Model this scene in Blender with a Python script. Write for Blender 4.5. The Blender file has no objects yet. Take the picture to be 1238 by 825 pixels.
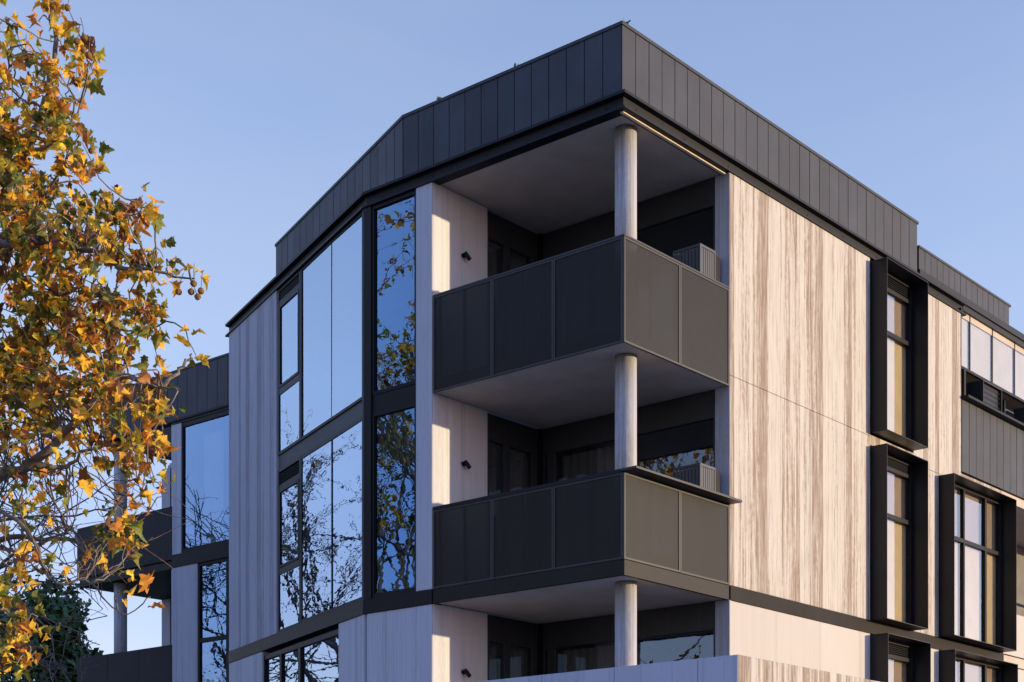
import bpy, bmesh, math, random
from mathutils import Vector, Matrix, noise

R = math.radians
scene = bpy.context.scene
COL = scene.collection
random.seed(7)

# ------------------------------------------------------------------ camera and light
F_PX, PX0, PY0, EYE = 1931.0, 619.0, 1055.0, 1.6
SX, SD = math.sin(R(40.5)), math.cos(R(40.5))
CAMX, CAMY = -17.653, -13.052

cam_d = bpy.data.cameras.new('camera')
cam = bpy.data.objects.new('camera', cam_d)
COL.objects.link(cam)
cam.location = (CAMX, CAMY, EYE)
cam.rotation_euler = (R(90), 0, R(-49.5))
cam_d.sensor_width = 36.0
cam_d.lens = F_PX / 1238 * 36
cam_d.shift_y = (PY0 - 412.5) / 1238
cam_d.clip_start = 0.1
cam_d.clip_end = 3000
scene.camera = cam

SUN_ELEV = 6.3
ts = Vector((0.528 * math.cos(R(SUN_ELEV)), -0.849 * math.cos(R(SUN_ELEV)), math.sin(R(SUN_ELEV))))
sd = bpy.data.lights.new('sun', 'SUN')
sd.energy = 2.0
sd.angle = R(0.5)
sd.color = (1.0, 0.80, 0.50)
so = bpy.data.objects.new('sun', sd)
COL.objects.link(so)
so.rotation_euler = ts.to_track_quat('Z', 'Y').to_euler()

world = bpy.data.worlds.new('World')
scene.world = world
world.use_nodes = True
wn = world.node_tree
bg = wn.nodes['Background']
sky = wn.nodes.new('ShaderNodeTexSky')
sky.sky_type = 'NISHITA'
sky.sun_disc = False
sky.sun_elevation = R(SUN_ELEV)
sky.sun_rotation = math.atan2(0.528, -0.849)
sky.air_density = 1.0
sky.dust_density = 0.25
sky.ozone_density = 3.0
tint = wn.nodes.new('ShaderNodeMix')
tint.data_type = 'RGBA'
tint.blend_type = 'MULTIPLY'
tint.inputs[0].default_value = 1.0
tint.inputs[7].default_value = (1.97, 1.235, 1.12, 1)
wn.links.new(sky.outputs[0], tint.inputs[6])
# unseen zenith boosted blue to fill the shaded walls; band near the horizon dimmed
tc = wn.nodes.new('ShaderNodeTexCoord')
sx = wn.nodes.new('ShaderNodeSeparateXYZ')
wn.links.new(tc.outputs['Generated'], sx.inputs[0])
rp = wn.nodes.new('ShaderNodeValToRGB')
rp.color_ramp.interpolation = 'EASE'
rp.color_ramp.elements[0].position = 0.0
rp.color_ramp.elements[0].color = (.25, .26, .34, 1)
e1 = rp.color_ramp.elements.new(0.16); e1.color = (.29, .30, .36, 1)
e3 = rp.color_ramp.elements.new(0.34); e3.color = (.40, .40, .40, 1)
e2 = rp.color_ramp.elements.new(0.47); e2.color = (.40, .40, .40, 1)
rp.color_ramp.elements[-1].position = 0.80
rp.color_ramp.elements[-1].color = (.40, .74, 1.35, 1)
wn.links.new(sx.outputs[2], rp.inputs[0])
zen = wn.nodes.new('ShaderNodeMix')
zen.data_type = 'RGBA'; zen.blend_type = 'MULTIPLY'
zen.inputs[0].default_value = 1.0
wn.links.new(tint.outputs[2], zen.inputs[6])
wn.links.new(rp.outputs[0], zen.inputs[7])
sc_ = wn.nodes.new('ShaderNodeVectorMath'); sc_.operation = 'SCALE'
sc_.inputs['Scale'].default_value = 2.5
wn.links.new(zen.outputs[2], sc_.inputs[0])
hz = wn.nodes.new('ShaderNodeTexNoise')
hz.inputs['Scale'].default_value = 2.2; hz.inputs['Detail'].default_value = 5.0
mpn = wn.nodes.new('ShaderNodeMapping'); mpn.inputs['Scale'].default_value = (1.0, 1.6, 4.0)
wn.links.new(tc.outputs['Generated'], mpn.inputs[0]); wn.links.new(mpn.outputs[0], hz.inputs['Vector'])
hr = wn.nodes.new('ShaderNodeMapRange')
for k_, v_ in ((1, .42), (2, .72), (3, 0.0), (4, .30)): hr.inputs[k_].default_value = v_
wn.links.new(hz.outputs[0], hr.inputs[0])
hm = wn.nodes.new('ShaderNodeMix'); hm.data_type = 'RGBA'
wn.links.new(hr.outputs[0], hm.inputs[0]); wn.links.new(sc_.outputs[0], hm.inputs[6])
hm.inputs[7].default_value = (1.25, 1.45, 1.95, 1)
wn.links.new(hm.outputs[2], bg.inputs[0])
bg.inputs[1].default_value = 0.15

vs = scene.view_settings
vs.view_transform = 'Standard'
vs.look = 'None'
vs.exposure = 1.45
vs.gamma = 1.0
vs.use_curve_mapping = False

# ------------------------------------------------------------------ node helper
class NT:
    def __init__(s, name):
        s.m = bpy.data.materials.new(name)
        s.m.use_nodes = True
        s.t = s.m.node_tree
        s.t.nodes.clear()
        s.out = s.t.nodes.new('ShaderNodeOutputMaterial')
    def n(s, typ, ins=None, **kw):
        nd = s.t.nodes.new(typ)
        for k, v in kw.items():
            setattr(nd, k, v)
        for k, v in (ins or {}).items():
            s.put(nd.inputs[k], v)
        return nd
    def put(s, sock, v):
        if isinstance(v, bpy.types.NodeSocket):
            s.t.links.new(v, sock)
        elif isinstance(v, bpy.types.Node):
            s.t.links.new(v.outputs[0], sock)
        else:
            if isinstance(v, tuple) and len(v) == 3 and sock.type == 'RGBA':
                v = v + (1,)
            sock.default_value = v
    def math(s, op, a, b=0.0, c=0.0, clamp=False):
        nd = s.n('ShaderNodeMath', operation=op, use_clamp=clamp)
        s.put(nd.inputs[0], a); s.put(nd.inputs[1], b); s.put(nd.inputs[2], c)
        return nd.outputs[0]
    def mix(s, f, a, b, mode='MIX'):
        nd = s.n('ShaderNodeMix', data_type='RGBA', blend_type=mode)
        s.put(nd.inputs[0], f); s.put(nd.inputs[6], a); s.put(nd.inputs[7], b)
        return nd.outputs[2]
    def step(s, v, lo, hi, a=0.0, b=1.0):
        nd = s.n('ShaderNodeMapRange', interpolation_type='SMOOTHSTEP')
        s.put(nd.inputs[0], v)
        nd.inputs[1].default_value = lo; nd.inputs[2].default_value = hi
        nd.inputs[3].default_value = a; nd.inputs[4].default_value = b
        return nd.outputs[0]
    def noise(s, vec, scale, detail=4.0, rough=0.55):
        nd = s.n('ShaderNodeTexNoise', {'Vector': vec, 'Scale': scale, 'Detail': detail, 'Roughness': rough})
        return nd.outputs[0]
    def white(s, v):
        nd = s.n('ShaderNodeTexWhiteNoise', noise_dimensions='1D')
        s.put(nd.inputs['W'], v)
        return nd.outputs[0]
    def xyz(s, x, y, z):
        return s.n('ShaderNodeCombineXYZ', {0: x, 1: y, 2: z}).outputs[0]
    def pos(s):
        g = s.n('ShaderNodeNewGeometry')
        return g.outputs['Position']
    def sep(s, v):
        nd = s.n('ShaderNodeSeparateXYZ', {0: v})
        return nd.outputs[0], nd.outputs[1], nd.outputs[2]
    def bsdf(s, **kw):
        nd = s.n('ShaderNodeBsdfPrincipled')
        for k, v in kw.items():
            s.put(nd.inputs[k.replace('_', ' ')], v)
        s.t.links.new(nd.outputs[0], s.out.inputs[0])
        return nd

def bump(t, h, strength=0.3, dist=0.01):
    return t.n('ShaderNodeBump', {'Strength': strength, 'Distance': dist, 'Height': h}).outputs[0]

DC = (0.36325, 0.93169)      # plan direction of the chamfered facade

def concrete(name, d, light, dark, amount, board=0.14, grey=0.0, streak_lo=0.5, seed=0.0):
    """board-marked concrete; d = plan direction along the wall"""
    t = NT(name)
    p = t.pos()
    x, y, z = t.sep(p)
    s = t.math('ADD', t.math('MULTIPLY', x, d[0]), t.math('MULTIPLY', y, d[1]))
    s = t.math('ADD', s, seed)
    # boards of uneven width: warp the coordinate before flooring
    warp = t.noise(t.xyz(t.math('MULTIPLY', s, 1.7), 0.0, 0.0), 1.0, 1.0)
    sw = t.math('ADD', s, t.math('MULTIPLY', warp, 0.5))
    cell = t.math('FLOOR', t.math('DIVIDE', sw, board))
    cell2 = t.math('FLOOR', t.math('DIVIDE', t.math('ADD', sw, 0.07), board * 2.7))
    r1 = t.white(cell); r2 = t.white(t.math('ADD', cell2, 31.7))
    # long vertical grain
    g1 = t.noise(t.xyz(t.math('MULTIPLY', s, 26.0), t.math('MULTIPLY', cell, 3.1), t.math('MULTIPLY', z, 0.5)), 1.0, 5.0, 0.65)
    g2 = t.noise(t.xyz(t.math('MULTIPLY', s, 9.0), t.math('MULTIPLY', cell, 1.7), t.math('MULTIPLY', z, 0.28)), 1.0, 6.0, 0.7)
    knots = t.noise(t.xyz(t.math('MULTIPLY', s, 18.0), 5.0, t.math('MULTIPLY', z, 8.0)), 1.0, 5.0, 0.75)
    v = t.math('ADD', t.math('MULTIPLY', g2, 0.62), t.math('MULTIPLY', g1, 0.38))
    v = t.math('ADD', v, t.math('MULTIPLY', t.math('SUBTRACT', t.math('ADD', t.math('MULTIPLY', r1, .65), t.math('MULTIPLY', r2, .35)), 0.5), 0.30))
    v = t.math('ADD', v, t.math('MULTIPLY', t.step(r1, .70, .74), 0.05))
    v = t.math('ADD', v, t.math('MULTIPLY', t.math('SUBTRACT', knots, 0.5), 0.24))
    gr = t.noise(t.xyz(t.math('MULTIPLY', s, 34.0), t.math('MULTIPLY', cell, 4.7), t.math('MULTIPLY', z, 1.6)), 1.0, 5.0, 0.7)
    m = t.math('MULTIPLY', t.step(v, streak_lo, streak_lo + 0.10), amount)
    m = t.math('MULTIPLY', m, t.step(gr, .34, .60, 0.35, 1.0))
    g3 = t.noise(t.xyz(t.math('MULTIPLY', s, 55.0), t.math('MULTIPLY', cell, 2.3), t.math('MULTIPLY', z, 1.6)), 1.0, 4.0, 0.6)
    m = t.math('MAXIMUM', m, t.math('MULTIPLY', t.step(g3, 0.50, 0.66), amount * 0.5))
    cloud = t.noise(p, 0.7, 4.0)
    base = t.mix(t.math('MULTIPLY', r1, 0.5), light, tuple(c * 0.86 for c in light))
    base = t.mix(t.step(cloud, .35, .75, 0.0, 0.25), base, tuple(c * 0.8 for c in light))
    fine = t.noise(p, 60.0, 3.0)
    base = t.mix(t.step(fine, .3, .7, 0.0, 0.16), base, tuple(c * 0.75 for c in light))
    c = t.mix(m, base, dark)
    # board joints
    fr = t.math('FRACT', t.math('DIVIDE', sw, board))
    edge = t.math('MINIMUM', fr, t.math('SUBTRACT', 1.0, fr))
    ln = t.step(edge, 0.0, 0.05, 1.0, 0.0)
    c = t.mix(t.math('MULTIPLY', ln, 0.22), c, tuple(k * 0.6 for k in dark))
    h = t.math('SUBTRACT', t.math('ADD', t.math('MULTIPLY', r1, 0.5), t.math('MULTIPLY', g1, 0.6)), ln)
    t.bsdf(Base_Color=c, Roughness=0.85, Normal=bump(t, h, 0.35, 0.004), Specular_IOR_Level=0.25)
    return t.m

def metal(name, base, rough=0.42, var=0.25, spec=0.5):
    t = NT(name)
    p = t.pos()
    n1 = t.noise(p, 1.3, 3.0)
    n2 = t.noise(p, 14.0, 4.0)
    c = t.mix(t.step(n1, .3, .7), tuple(k * (1 - var) for k in base), tuple(k * (1 + var) for k in base))
    isl = t.n('ShaderNodeNewGeometry').outputs['Random Per Island']
    c = t.mix(t.math('MULTIPLY', isl, 0.30), c, tuple(k * 0.55 for k in base))
    x, y, z = t.sep(p)
    run = t.noise(t.xyz(t.math('MULTIPLY', x, 16.0), t.math('MULTIPLY', y, 16.0), t.math('MULTIPLY', z, 0.8)), 1.0, 4.0)
    c = t.mix(t.step(run, .52, .75, 0.0, 0.35), c, tuple(k * 1.5 for k in base))
    r = t.math('ADD', t.math('ADD', t.math('MULTIPLY', n2, 0.12), t.math('MULTIPLY', isl, 0.06)), rough - 0.09)
    x, y, z = t.sep(p)
    nb = t.noise(t.xyz(t.math('MULTIPLY', x, 2.0), t.math('MULTIPLY', y, 2.0), t.math('MULTIPLY', z, .7)), 1.0, 2.0)
    t.bsdf(Base_Color=c, Roughness=r, Specular_IOR_Level=spec, Normal=bump(t, nb, 0.25, 0.006))
    return t.m

def mesh_sheet(name, base, hole):
    """perforated metal sheet: far too fine to resolve, so part of the light passes"""
    t = NT(name)
    p = t.pos()
    n1 = t.noise(p, 1.6, 4.0)
    c = t.mix(t.step(n1, .3, .7), tuple(k * .82 for k in base), tuple(k * 1.15 for k in base))
    b = t.bsdf(Base_Color=c, Roughness=t.math('ADD', t.math('MULTIPLY', n1, .08), .38), Specular_IOR_Level=0.185)
    tr = t.n('ShaderNodeBsdfTransparent')
    mx = t.n('ShaderNodeMixShader', {0: hole, 1: b.outputs[0], 2: tr.outputs[0]})
    t.t.links.new(mx.outputs[0], t.out.inputs[0])
    return t.m

def glass(name, near, graze, through, wob=0.5):
    """coated glazing: bluish mirror coat, stronger at grazing angles, over tinted clear glass"""
    t = NT(name)
    lw = t.n('ShaderNodeLayerWeight', {'Blend': 0.5})
    p = t.pos()
    x, y, z = t.sep(p)
    nz = t.noise(t.xyz(t.math('MULTIPLY', x, 3.0), t.math('MULTIPLY', y, 3.0), t.math('MULTIPLY', z, 7.0)), 1.0, 1.5)
    bp = bump(t, nz, 1.0, 0.0012 * wob)
    f = t.step(lw.outputs['Facing'], 0.18, 0.74)
    ref = t.mix(f, near, graze)
    inv = t.mix(1.0, (1, 1, 1, 1), ref, 'SUBTRACT')
    thr = t.mix(1.0, through, inv, 'MULTIPLY')
    gl = t.n('ShaderNodeBsdfGlossy', {'Color': ref, 'Roughness': 0.0, 'Normal': bp})
    tr = t.n('ShaderNodeBsdfTransparent', {'Color': thr})
    ad = t.n('ShaderNodeAddShader', {0: tr.outputs[0], 1: gl.outputs[0]})
    t.t.links.new(ad.outputs[0], t.out.inputs[0])
    return t.m

def plain(name, base, rough=0.8, var=0.12, scale=6.0, spec=0.3):
    t = NT(name)
    n1 = t.noise(t.pos(), scale, 5.0)
    c = t.mix(t.step(n1, .3, .7), tuple(k * (1 - var) for k in base), tuple(k * (1 + var) for k in base))
    t.bsdf(Base_Color=c, Roughness=rough, Specular_IOR_Level=spec)
    return t.m

M = {}
CL, CDK = (0.485, 0.455, 0.405), (0.215, 0.158, 0.118)
M['conc_a'] = concrete('board_marked_concrete_streaked', (1, 0), CL, CDK, 1.0, 0.15, streak_lo=0.435)
M['conc_a_plain'] = concrete('smooth_concrete_front', (1, 0), (.49, .46, .42), (.40, .36, .32), 0.35, 1.4, streak_lo=0.58)
GL, GD = (0.44, 0.45, 0.49), (0.25, 0.245, 0.265)  # blue of the shade is put into this concrete's colour
M['conc_b'] = concrete('board_marked_concrete_side_shade_tint', (0, 1), GL, GD, 0.55, 0.13, streak_lo=0.53)
M['conc_c'] = concrete('board_marked_concrete_chamfer_shade_tint', DC, (0.37, .38, .42), (0.19, 0.185, 0.20), 0.8, 0.17, streak_lo=0.47)  # cool shade tint painted into the chamfer's colour too
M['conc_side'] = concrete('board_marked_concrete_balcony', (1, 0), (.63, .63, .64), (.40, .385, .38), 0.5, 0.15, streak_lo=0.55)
M['conc_terrace'] = concrete('terrace_concrete_shade_tint', (0.0, 1.0), (.42, .44, .49), (.29, .29, .31), 0.4, 0.5, streak_lo=0.55)  # terrace side carries the blue of its shade in the colour
M['soffit'] = plain('soffit_concrete', (.47, .40, .335), 0.9, 0.08, 2.0)
M['column'] = concrete('column_concrete', (0.7, -0.7), (.40, .39, .385), (.24, .225, .215), 0.9, 0.4, streak_lo=0.47)
M['clad'] = metal('dark_cladding', (0.046, 0.050, 0.060), 0.5, 0.12, 0.14)
M['clad_gap'] = plain('cladding_gap', (0.010, 0.010, 0.012), 0.7)
M['dark'] = metal('dark_frame_metal', (0.009, 0.0095, 0.012), 0.45, 0.15, 0.13)
M['black'] = metal('black_hood_metal', (0.014, 0.013, 0.014), 0.4, 0.2, 0.3)
M['dark_band'] = metal('dark_band_metal', (0.016, 0.013, 0.012), 0.5, 0.2, 0.08)
M['frame_in'] = metal('charcoal_door_frame', (0.035, 0.036, 0.04), 0.45, 0.12, 0.3)
M['wing'] = metal('wing_panel_metal', (0.020, 0.021, 0.026), 0.5, 0.12, 0.10)
M['rail'] = metal('rail_metal', (0.022, 0.021, 0.022), 0.42, 0.12, 0.32)
M['band'] = metal('slab_band_metal', (0.008, 0.0065, 0.0055), 0.42, 0.2, 0.17)
M['sheet'] = mesh_sheet('perforated_sheet', (0.008, 0.0073, 0.0070), 0.22)
M['glass'] = glass('reflective_glass', (.035, .11, .24, 1), (.42, .49, .57, 1), (.42, .47, .50, 1), 0.55)
M['glass_c'] = glass('wavy_glass', (.035, .11, .24, 1), (.42, .49, .57, 1), (.42, .47, .50, 1), 1.3)
M['glass_dark'] = glass('dark_glass', (.085, .10, .115, 1), (.4, .45, .5, 1), (.45, .46, .47, 1), 0.3)
M['glass_clear'] = glass('clear_glass', (.08, .10, .12, 1), (.34, .36, .36, 1), (.85, .86, .84, 1), 0.5)
M['inside'] = plain('interior_plaster', (.42, .40, .37), 0.9, 0.05)
M['ceiling'] = plain('interior_ceiling', (.62, .61, .58), 0.9, 0.04)
M['blind'] = plain('cream_blind', (.56, .45, .27), 0.9, 0.06, 3.0)
M['blind_tan'] = plain('tan_blind', (.34, .26, .19), 0.9, 0.06, 3.0)
M['blind_pale'] = plain('pale_blind', (.46, .44, .42), 0.9, 0.05, 3.0)
M['curtain'] = plain('white_curtain', (.72, .72, .70), 0.9, 0.06, 3.0)
M['sun_line'] = plain('painted_sun_line', (.60, .50, .36), 0.7, 0.1)  # pale colour stands for sunlight along the soffit edge
M['ac'] = metal('grey_louvre_metal', (0.055, 0.06, 0.07), 0.45, 0.1, 0.25)
M['steel_black'] = metal('lamp_black', (0.007, 0.007, 0.008), 0.4, 0.1, 0.2)

# ------------------------------------------------------------------ mesh builder
class MB:
    def __init__(s):
        s.v = []; s.f = []; s.mi = []
    def add(s, verts, faces, mi=0):
        b = len(s.v)
        s.v += [tuple(p) for p in verts]
        s.f += [tuple(i + b for i in f) for f in faces]
        s.mi += [mi] * len(faces)
    def hexa(s, p, mi=0):
        s.add(p, [(0, 3, 2, 1), (4, 5, 6, 7), (0, 1, 5, 4), (1, 2, 6, 5), (2, 3, 7, 6), (3, 0, 4, 7)], mi)
    def box(s, x0, x1, y0, y1, z0, z1, mi=0):
        s.hexa([(x0, y0, z0), (x1, y0, z0), (x1, y1, z0), (x0, y1, z0), (x0, y0, z1), (x1, y0, z1), (x1, y1, z1), (x0, y1, z1)], mi)
    def prism(s, poly, z0, z1, mi=0):
        n = len(poly)
        v = [(x, y, z0) for x, y in poly] + [(x, y, z1) for x, y in poly]
        f = [tuple(range(n - 1, -1, -1)), tuple(range(n, 2 * n))]
        f += [(i, (i + 1) % n, n + (i + 1) % n, n + i) for i in range(n)]
        s.add(v, f, mi)
    def tube(s, pts, rad, n=6, mi=0, cap=True):
        pts = [Vector(p) for p in pts]
        rings = []
        up = Vector((0, 0, 1))
        for i, p in enumerate(pts):
            d = (pts[min(i + 1, len(pts) - 1)] - pts[max(i - 1, 0)]).normalized()
            a = d.cross(up if abs(d.z) < 0.95 else Vector((1, 0, 0))).normalized()
            b = d.cross(a)
            r = rad[i] if isinstance(rad, (list, tuple)) else rad
            rings.append([p + (a * math.cos(2 * math.pi * k / n) + b * math.sin(2 * math.pi * k / n)) * r for k in range(n)])
        v = [q for r_ in rings for q in r_]
        f = []
        for i in range(len(pts) - 1):
            for k in range(n):
                f.append((i * n + k, i * n + (k + 1) % n, (i + 1) * n + (k + 1) % n, (i + 1) * n + k))
        if cap:
            f.append(tuple(range(n - 1, -1, -1)))
            f.append(tuple((len(pts) - 1) * n + k for k in range(n)))
        s.add(v, f, mi)
    def sweep(s, path, prof, mi=0):
        """closed profile [(outward, z)] swept along an open plan path, outward = left of travel"""
        P = [Vector(p) for p in path]
        N = []
        for i in range(len(P) - 1):
            d = (P[i + 1] - P[i]).normalized()
            N.append(Vector((-d.y, d.x)))
        mit = []
        for i in range(len(P)):
            if i == 0: mit.append(N[0])
            elif i == len(P) - 1: mit.append(N[-1])
            else:
                m = (N[i - 1] + N[i])
                mit.append(m / (m.dot(N[i])))
        n = len(prof)
        v = []
        for p, m in zip(P, mit):
            for o, z in prof:
                q = p + m * o
                v.append((q.x, q.y, z))
        f = []
        for i in range(len(P) - 1):
            for k in range(n):
                f.append((i * n + k, i * n + (k + 1) % n, (i + 1) * n + (k + 1) % n, (i + 1) * n + k))
        f.append(tuple(range(n)))
        f.append(tuple((len(P) - 1) * n + k for k in range(n - 1, -1, -1)))
        s.add(v, f, mi)
    def build(s, name, mats, parent=None, bevel=0.0, smooth=False):
        me = bpy.data.meshes.new(name)
        me.from_pydata(s.v, [], s.f)
        for m in (mats if isinstance(mats, (list, tuple)) else [mats]):
            me.materials.append(m)
        for p, mi in zip(me.polygons, s.mi):
            p.material_index = mi
            p.use_smooth = smooth
        bm = bmesh.new(); bm.from_mesh(me)
        bmesh.ops.recalc_face_normals(bm, faces=bm.faces)
        bm.to_mesh(me); bm.free()
        o = bpy.data.objects.new(name, me)
        COL.objects.link(o)
        if parent is not None:
            o.parent = parent
        if bevel:
            md = o.modifiers.new('bevel', 'BEVEL')
            md.width = bevel; md.segments = 1; md.limit_method = 'ANGLE'; md.angle_limit = R(40)
        return o

class Frame:
    """a facade: P origin in plan, d direction along it, n outward"""
    def __init__(s, P, d, n):
        s.P, s.d, s.n = Vector(P), Vector(d), Vector(n)
    def pt(s, a, o, z):
        q = s.P + s.d * a + s.n * o
        return (q.x, q.y, z)
    def box(s, mb, a0, a1, o0, o1, z0, z1, mi=0):
        mb.hexa([s.pt(a0, o0, z0), s.pt(a1, o0, z0), s.pt(a1, o1, z0), s.pt(a0, o1, z0),
                 s.pt(a0, o0, z1), s.pt(a1, o0, z1), s.pt(a1, o1, z1), s.pt(a0, o1, z1)], mi)
    def quad(s, mb, a0, a1, o, z0, z1, mi=0, tilt=0.0):
        mb.add([s.pt(a0, o, z0), s.pt(a1, o + tilt, z0), s.pt(a1, o + tilt * .6, z1), s.pt(a0, o - tilt * .5, z1)], [(0, 1, 2, 3)], mi)

FA = Frame((0, 0), (1, 0), (0, -1))
FB = Frame((0, 0), (0, 1), (-1, 0))
FC = Frame((0, 5.108), DC, (-DC[1], DC[0]))
DX = 5.54
FD = Frame((DX, 0), (0, 1), (-1, 0))
CEND = 6.72
ce = (FC.pt(CEND, 0, 0)[0], FC.pt(CEND, 0, 0)[1])

def empty(name, loc, label=None, cat=None, group=None):
    o = bpy.data.objects.new(name, None)
    o.location = loc
    o.empty_display_size = 0.3
    COL.objects.link(o)
    if label: o['label'] = label
    if cat: o['category'] = cat
    if group: o['group'] = group
    return o

def tag(o, label, cat, group=None):
    o['label'] = label; o['category'] = cat
    if group: o['group'] = group
    return o

B = empty('apartment_building', (0, 0, 0),
          'modern apartment block with pale board-marked concrete, dark metal cladding and corner balconies', 'building')

def lab(o, l):
    o['label'] = l
    return o

# ------------------------------------------------------------------ floors, roof, inner walls
OUT = [(0.1, 0.1), (23.8, 0.1), (23.8, 20.8), (8.25, 20.8), (8.25, 17.3), (5.75, 17.3), (5.75, 11.5), (2.62, 11.2), (0.25, 5.3), (0.22, 3.8), (2.8, 3.8), (2.8, 0.32)]
INT = [(2.8, 0.32), (12.4, 0.32), (12.4, 1.9), (23.8, 1.9), (23.8, 20.8), (8.25, 20.8), (8.25, 17.3), (5.75, 17.3), (5.75, 11.5), (2.62, 11.2), (0.25, 5.3), (0.22, 3.8), (2.8, 3.8)]
for z0, z1 in ((2.48, 2.70), (5.70, 5.895), (8.90, 9.10)):
    mb = MB(); mb.prism(INT, z0, z1); mb.build('floor_slab', M['ceiling'], B)
ROOF = [(0.10, 0.10), (23.8, 0.10), (23.8, 20.9), (8.3, 20.9), (8.3, 20.0), (5.66, 20.0), (5.66, 11.5), (2.62, 11.2), (0.16, 5.15), (0.10, 5.0)]
mb = MB(); mb.prism(ROOF, 12.105, 12.30); mb.build('roof_slab', M['soffit'], B)

mb = MB()
mb.box(6.3, 6.42, 0.5, 12.0, 0.0, 12.09)
mb.box(2.9, 6.29, 4.2, 4.32, 0.0, 12.09)
mb.box(6.43, 23.0, 4.6, 4.72, 0.0, 12.09)
mb.box(11.0, 11.12, 12.2, 20.5, 0.0, 12.09)
mb.box(5.8, 11.0, 12.1, 12.19, 0.0, 12.09)
mb.build('inner_wall', M['inside'], B)

# ------------------------------------------------------------------ concrete walls
def wall(name, F, a0, a1, z0, z1, mat, th=0.25, o=0.0, label=None, bevel=0.006):
    mb = MB(); F.box(mb, a0, a1, o, o - th, z0, z1)
    w = mb.build(name, mat, B, bevel=bevel)
    if label: w['label'] = label
    return w

# right facade, upper streaked wall in cast panels with 8 mm joints
wall('concrete_wall', FA, 2.648, 7.04, 9.0525, 12.085, M['conc_a'], label='upper streaked board-marked concrete panel')
wall('concrete_wall', FA, 2.648, 5.016, 5.905, 9.0475, M['conc_a'], label='streaked concrete panel beside the balcony')
wall('concrete_wall', FA, 5.024, 7.04, 5.905, 9.0475, M['conc_a'], label='streaked concrete panel beside the hooded window')
wall('concrete_wall', FA, 2.648, 7.04, 2.5, 5.675, M['conc_a_plain'], label='smooth pale concrete wall under the dark band')
wall('concrete_wall', FA, 7.04, 8.66, 8.90, 9.08, M['conc_a'], o=-0.003)
wall('concrete_wall', FA, 8.66, 10.6, 8.905, 12.08, M['conc_a'], label='narrow streaked concrete strip right of the hooded windows')
wall('concrete_wall', FA, 8.66, 9.665, 5.905, 8.90, M['conc_a'])
wall('concrete_wall', FA, 9.665, 12.46, 8.885, 9.10, M['conc_a'], o=-0.012)
wall('concrete_wall', FA, 8.66, 9.665, 0.0, 5.675, M['conc_a_plain'])
wall('concrete_wall', FA, 2.648, 7.04, 0.0, 2.495, M['conc_a_plain'], o=-0.02)
# left facade
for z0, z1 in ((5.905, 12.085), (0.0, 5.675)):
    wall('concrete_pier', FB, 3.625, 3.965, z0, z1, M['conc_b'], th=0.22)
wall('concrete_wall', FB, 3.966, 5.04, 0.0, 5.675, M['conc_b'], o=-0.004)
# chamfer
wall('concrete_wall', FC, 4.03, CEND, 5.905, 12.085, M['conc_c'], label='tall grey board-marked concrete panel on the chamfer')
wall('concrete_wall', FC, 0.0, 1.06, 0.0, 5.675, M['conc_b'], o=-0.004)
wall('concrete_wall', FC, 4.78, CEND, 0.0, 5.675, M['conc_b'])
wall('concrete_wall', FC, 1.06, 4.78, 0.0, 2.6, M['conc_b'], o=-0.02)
# hidden return at the far end of the chamfer
mb = MB(); mb.box(ce[0] + 0.03, 5.6, ce[1] - 0.30, ce[1] - 0.05, 0.0, 12.08)
mb.build('concrete_wall', M['conc_a_plain'], B)
# set-back wing
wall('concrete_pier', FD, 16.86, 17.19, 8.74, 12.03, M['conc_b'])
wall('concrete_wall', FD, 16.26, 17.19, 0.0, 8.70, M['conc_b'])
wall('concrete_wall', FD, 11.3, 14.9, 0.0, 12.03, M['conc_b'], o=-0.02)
# side walls of the corner balconies, the strip the low sun reaches
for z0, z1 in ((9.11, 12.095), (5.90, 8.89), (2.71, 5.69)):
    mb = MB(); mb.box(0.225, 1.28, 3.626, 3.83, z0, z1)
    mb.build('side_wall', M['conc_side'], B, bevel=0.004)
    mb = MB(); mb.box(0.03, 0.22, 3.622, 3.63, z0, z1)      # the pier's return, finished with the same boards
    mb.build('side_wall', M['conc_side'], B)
    # end of the front wall seen as a jamb
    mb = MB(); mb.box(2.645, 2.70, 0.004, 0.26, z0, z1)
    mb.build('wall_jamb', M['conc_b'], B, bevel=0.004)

# ------------------------------------------------------------------ bands, gutters, parapets
Cg = FC.pt(6.88, 0, 0)
mb = MB()
path = [(12.5, 0), (2.655, 0)]
mb.sweep(path, [(0.012, 5.68), (0.012, 5.90), (-0.2, 5.90), (-0.2, 5.68)])
lab(mb.build('slab_band', M['dark_band'], B), 'dark band along the right facade')
mb = MB()
path = [(0, 3.62), (0, 5.108), (FC.pt(CEND, 0, 0)[0], FC.pt(CEND, 0, 0)[1])]
mb.sweep(path, [(0.012, 5.68), (0.012, 5.90), (-0.2, 5.90), (-0.2, 5.68)])
mb.build('slab_band', M['dark'], B)
mb = MB(); FD.box(mb, 13.5, 17.19, 0.012, -0.2, 8.705, 8.735 + 0.27); mb.build('slab_band', M['dark'], B)

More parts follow.
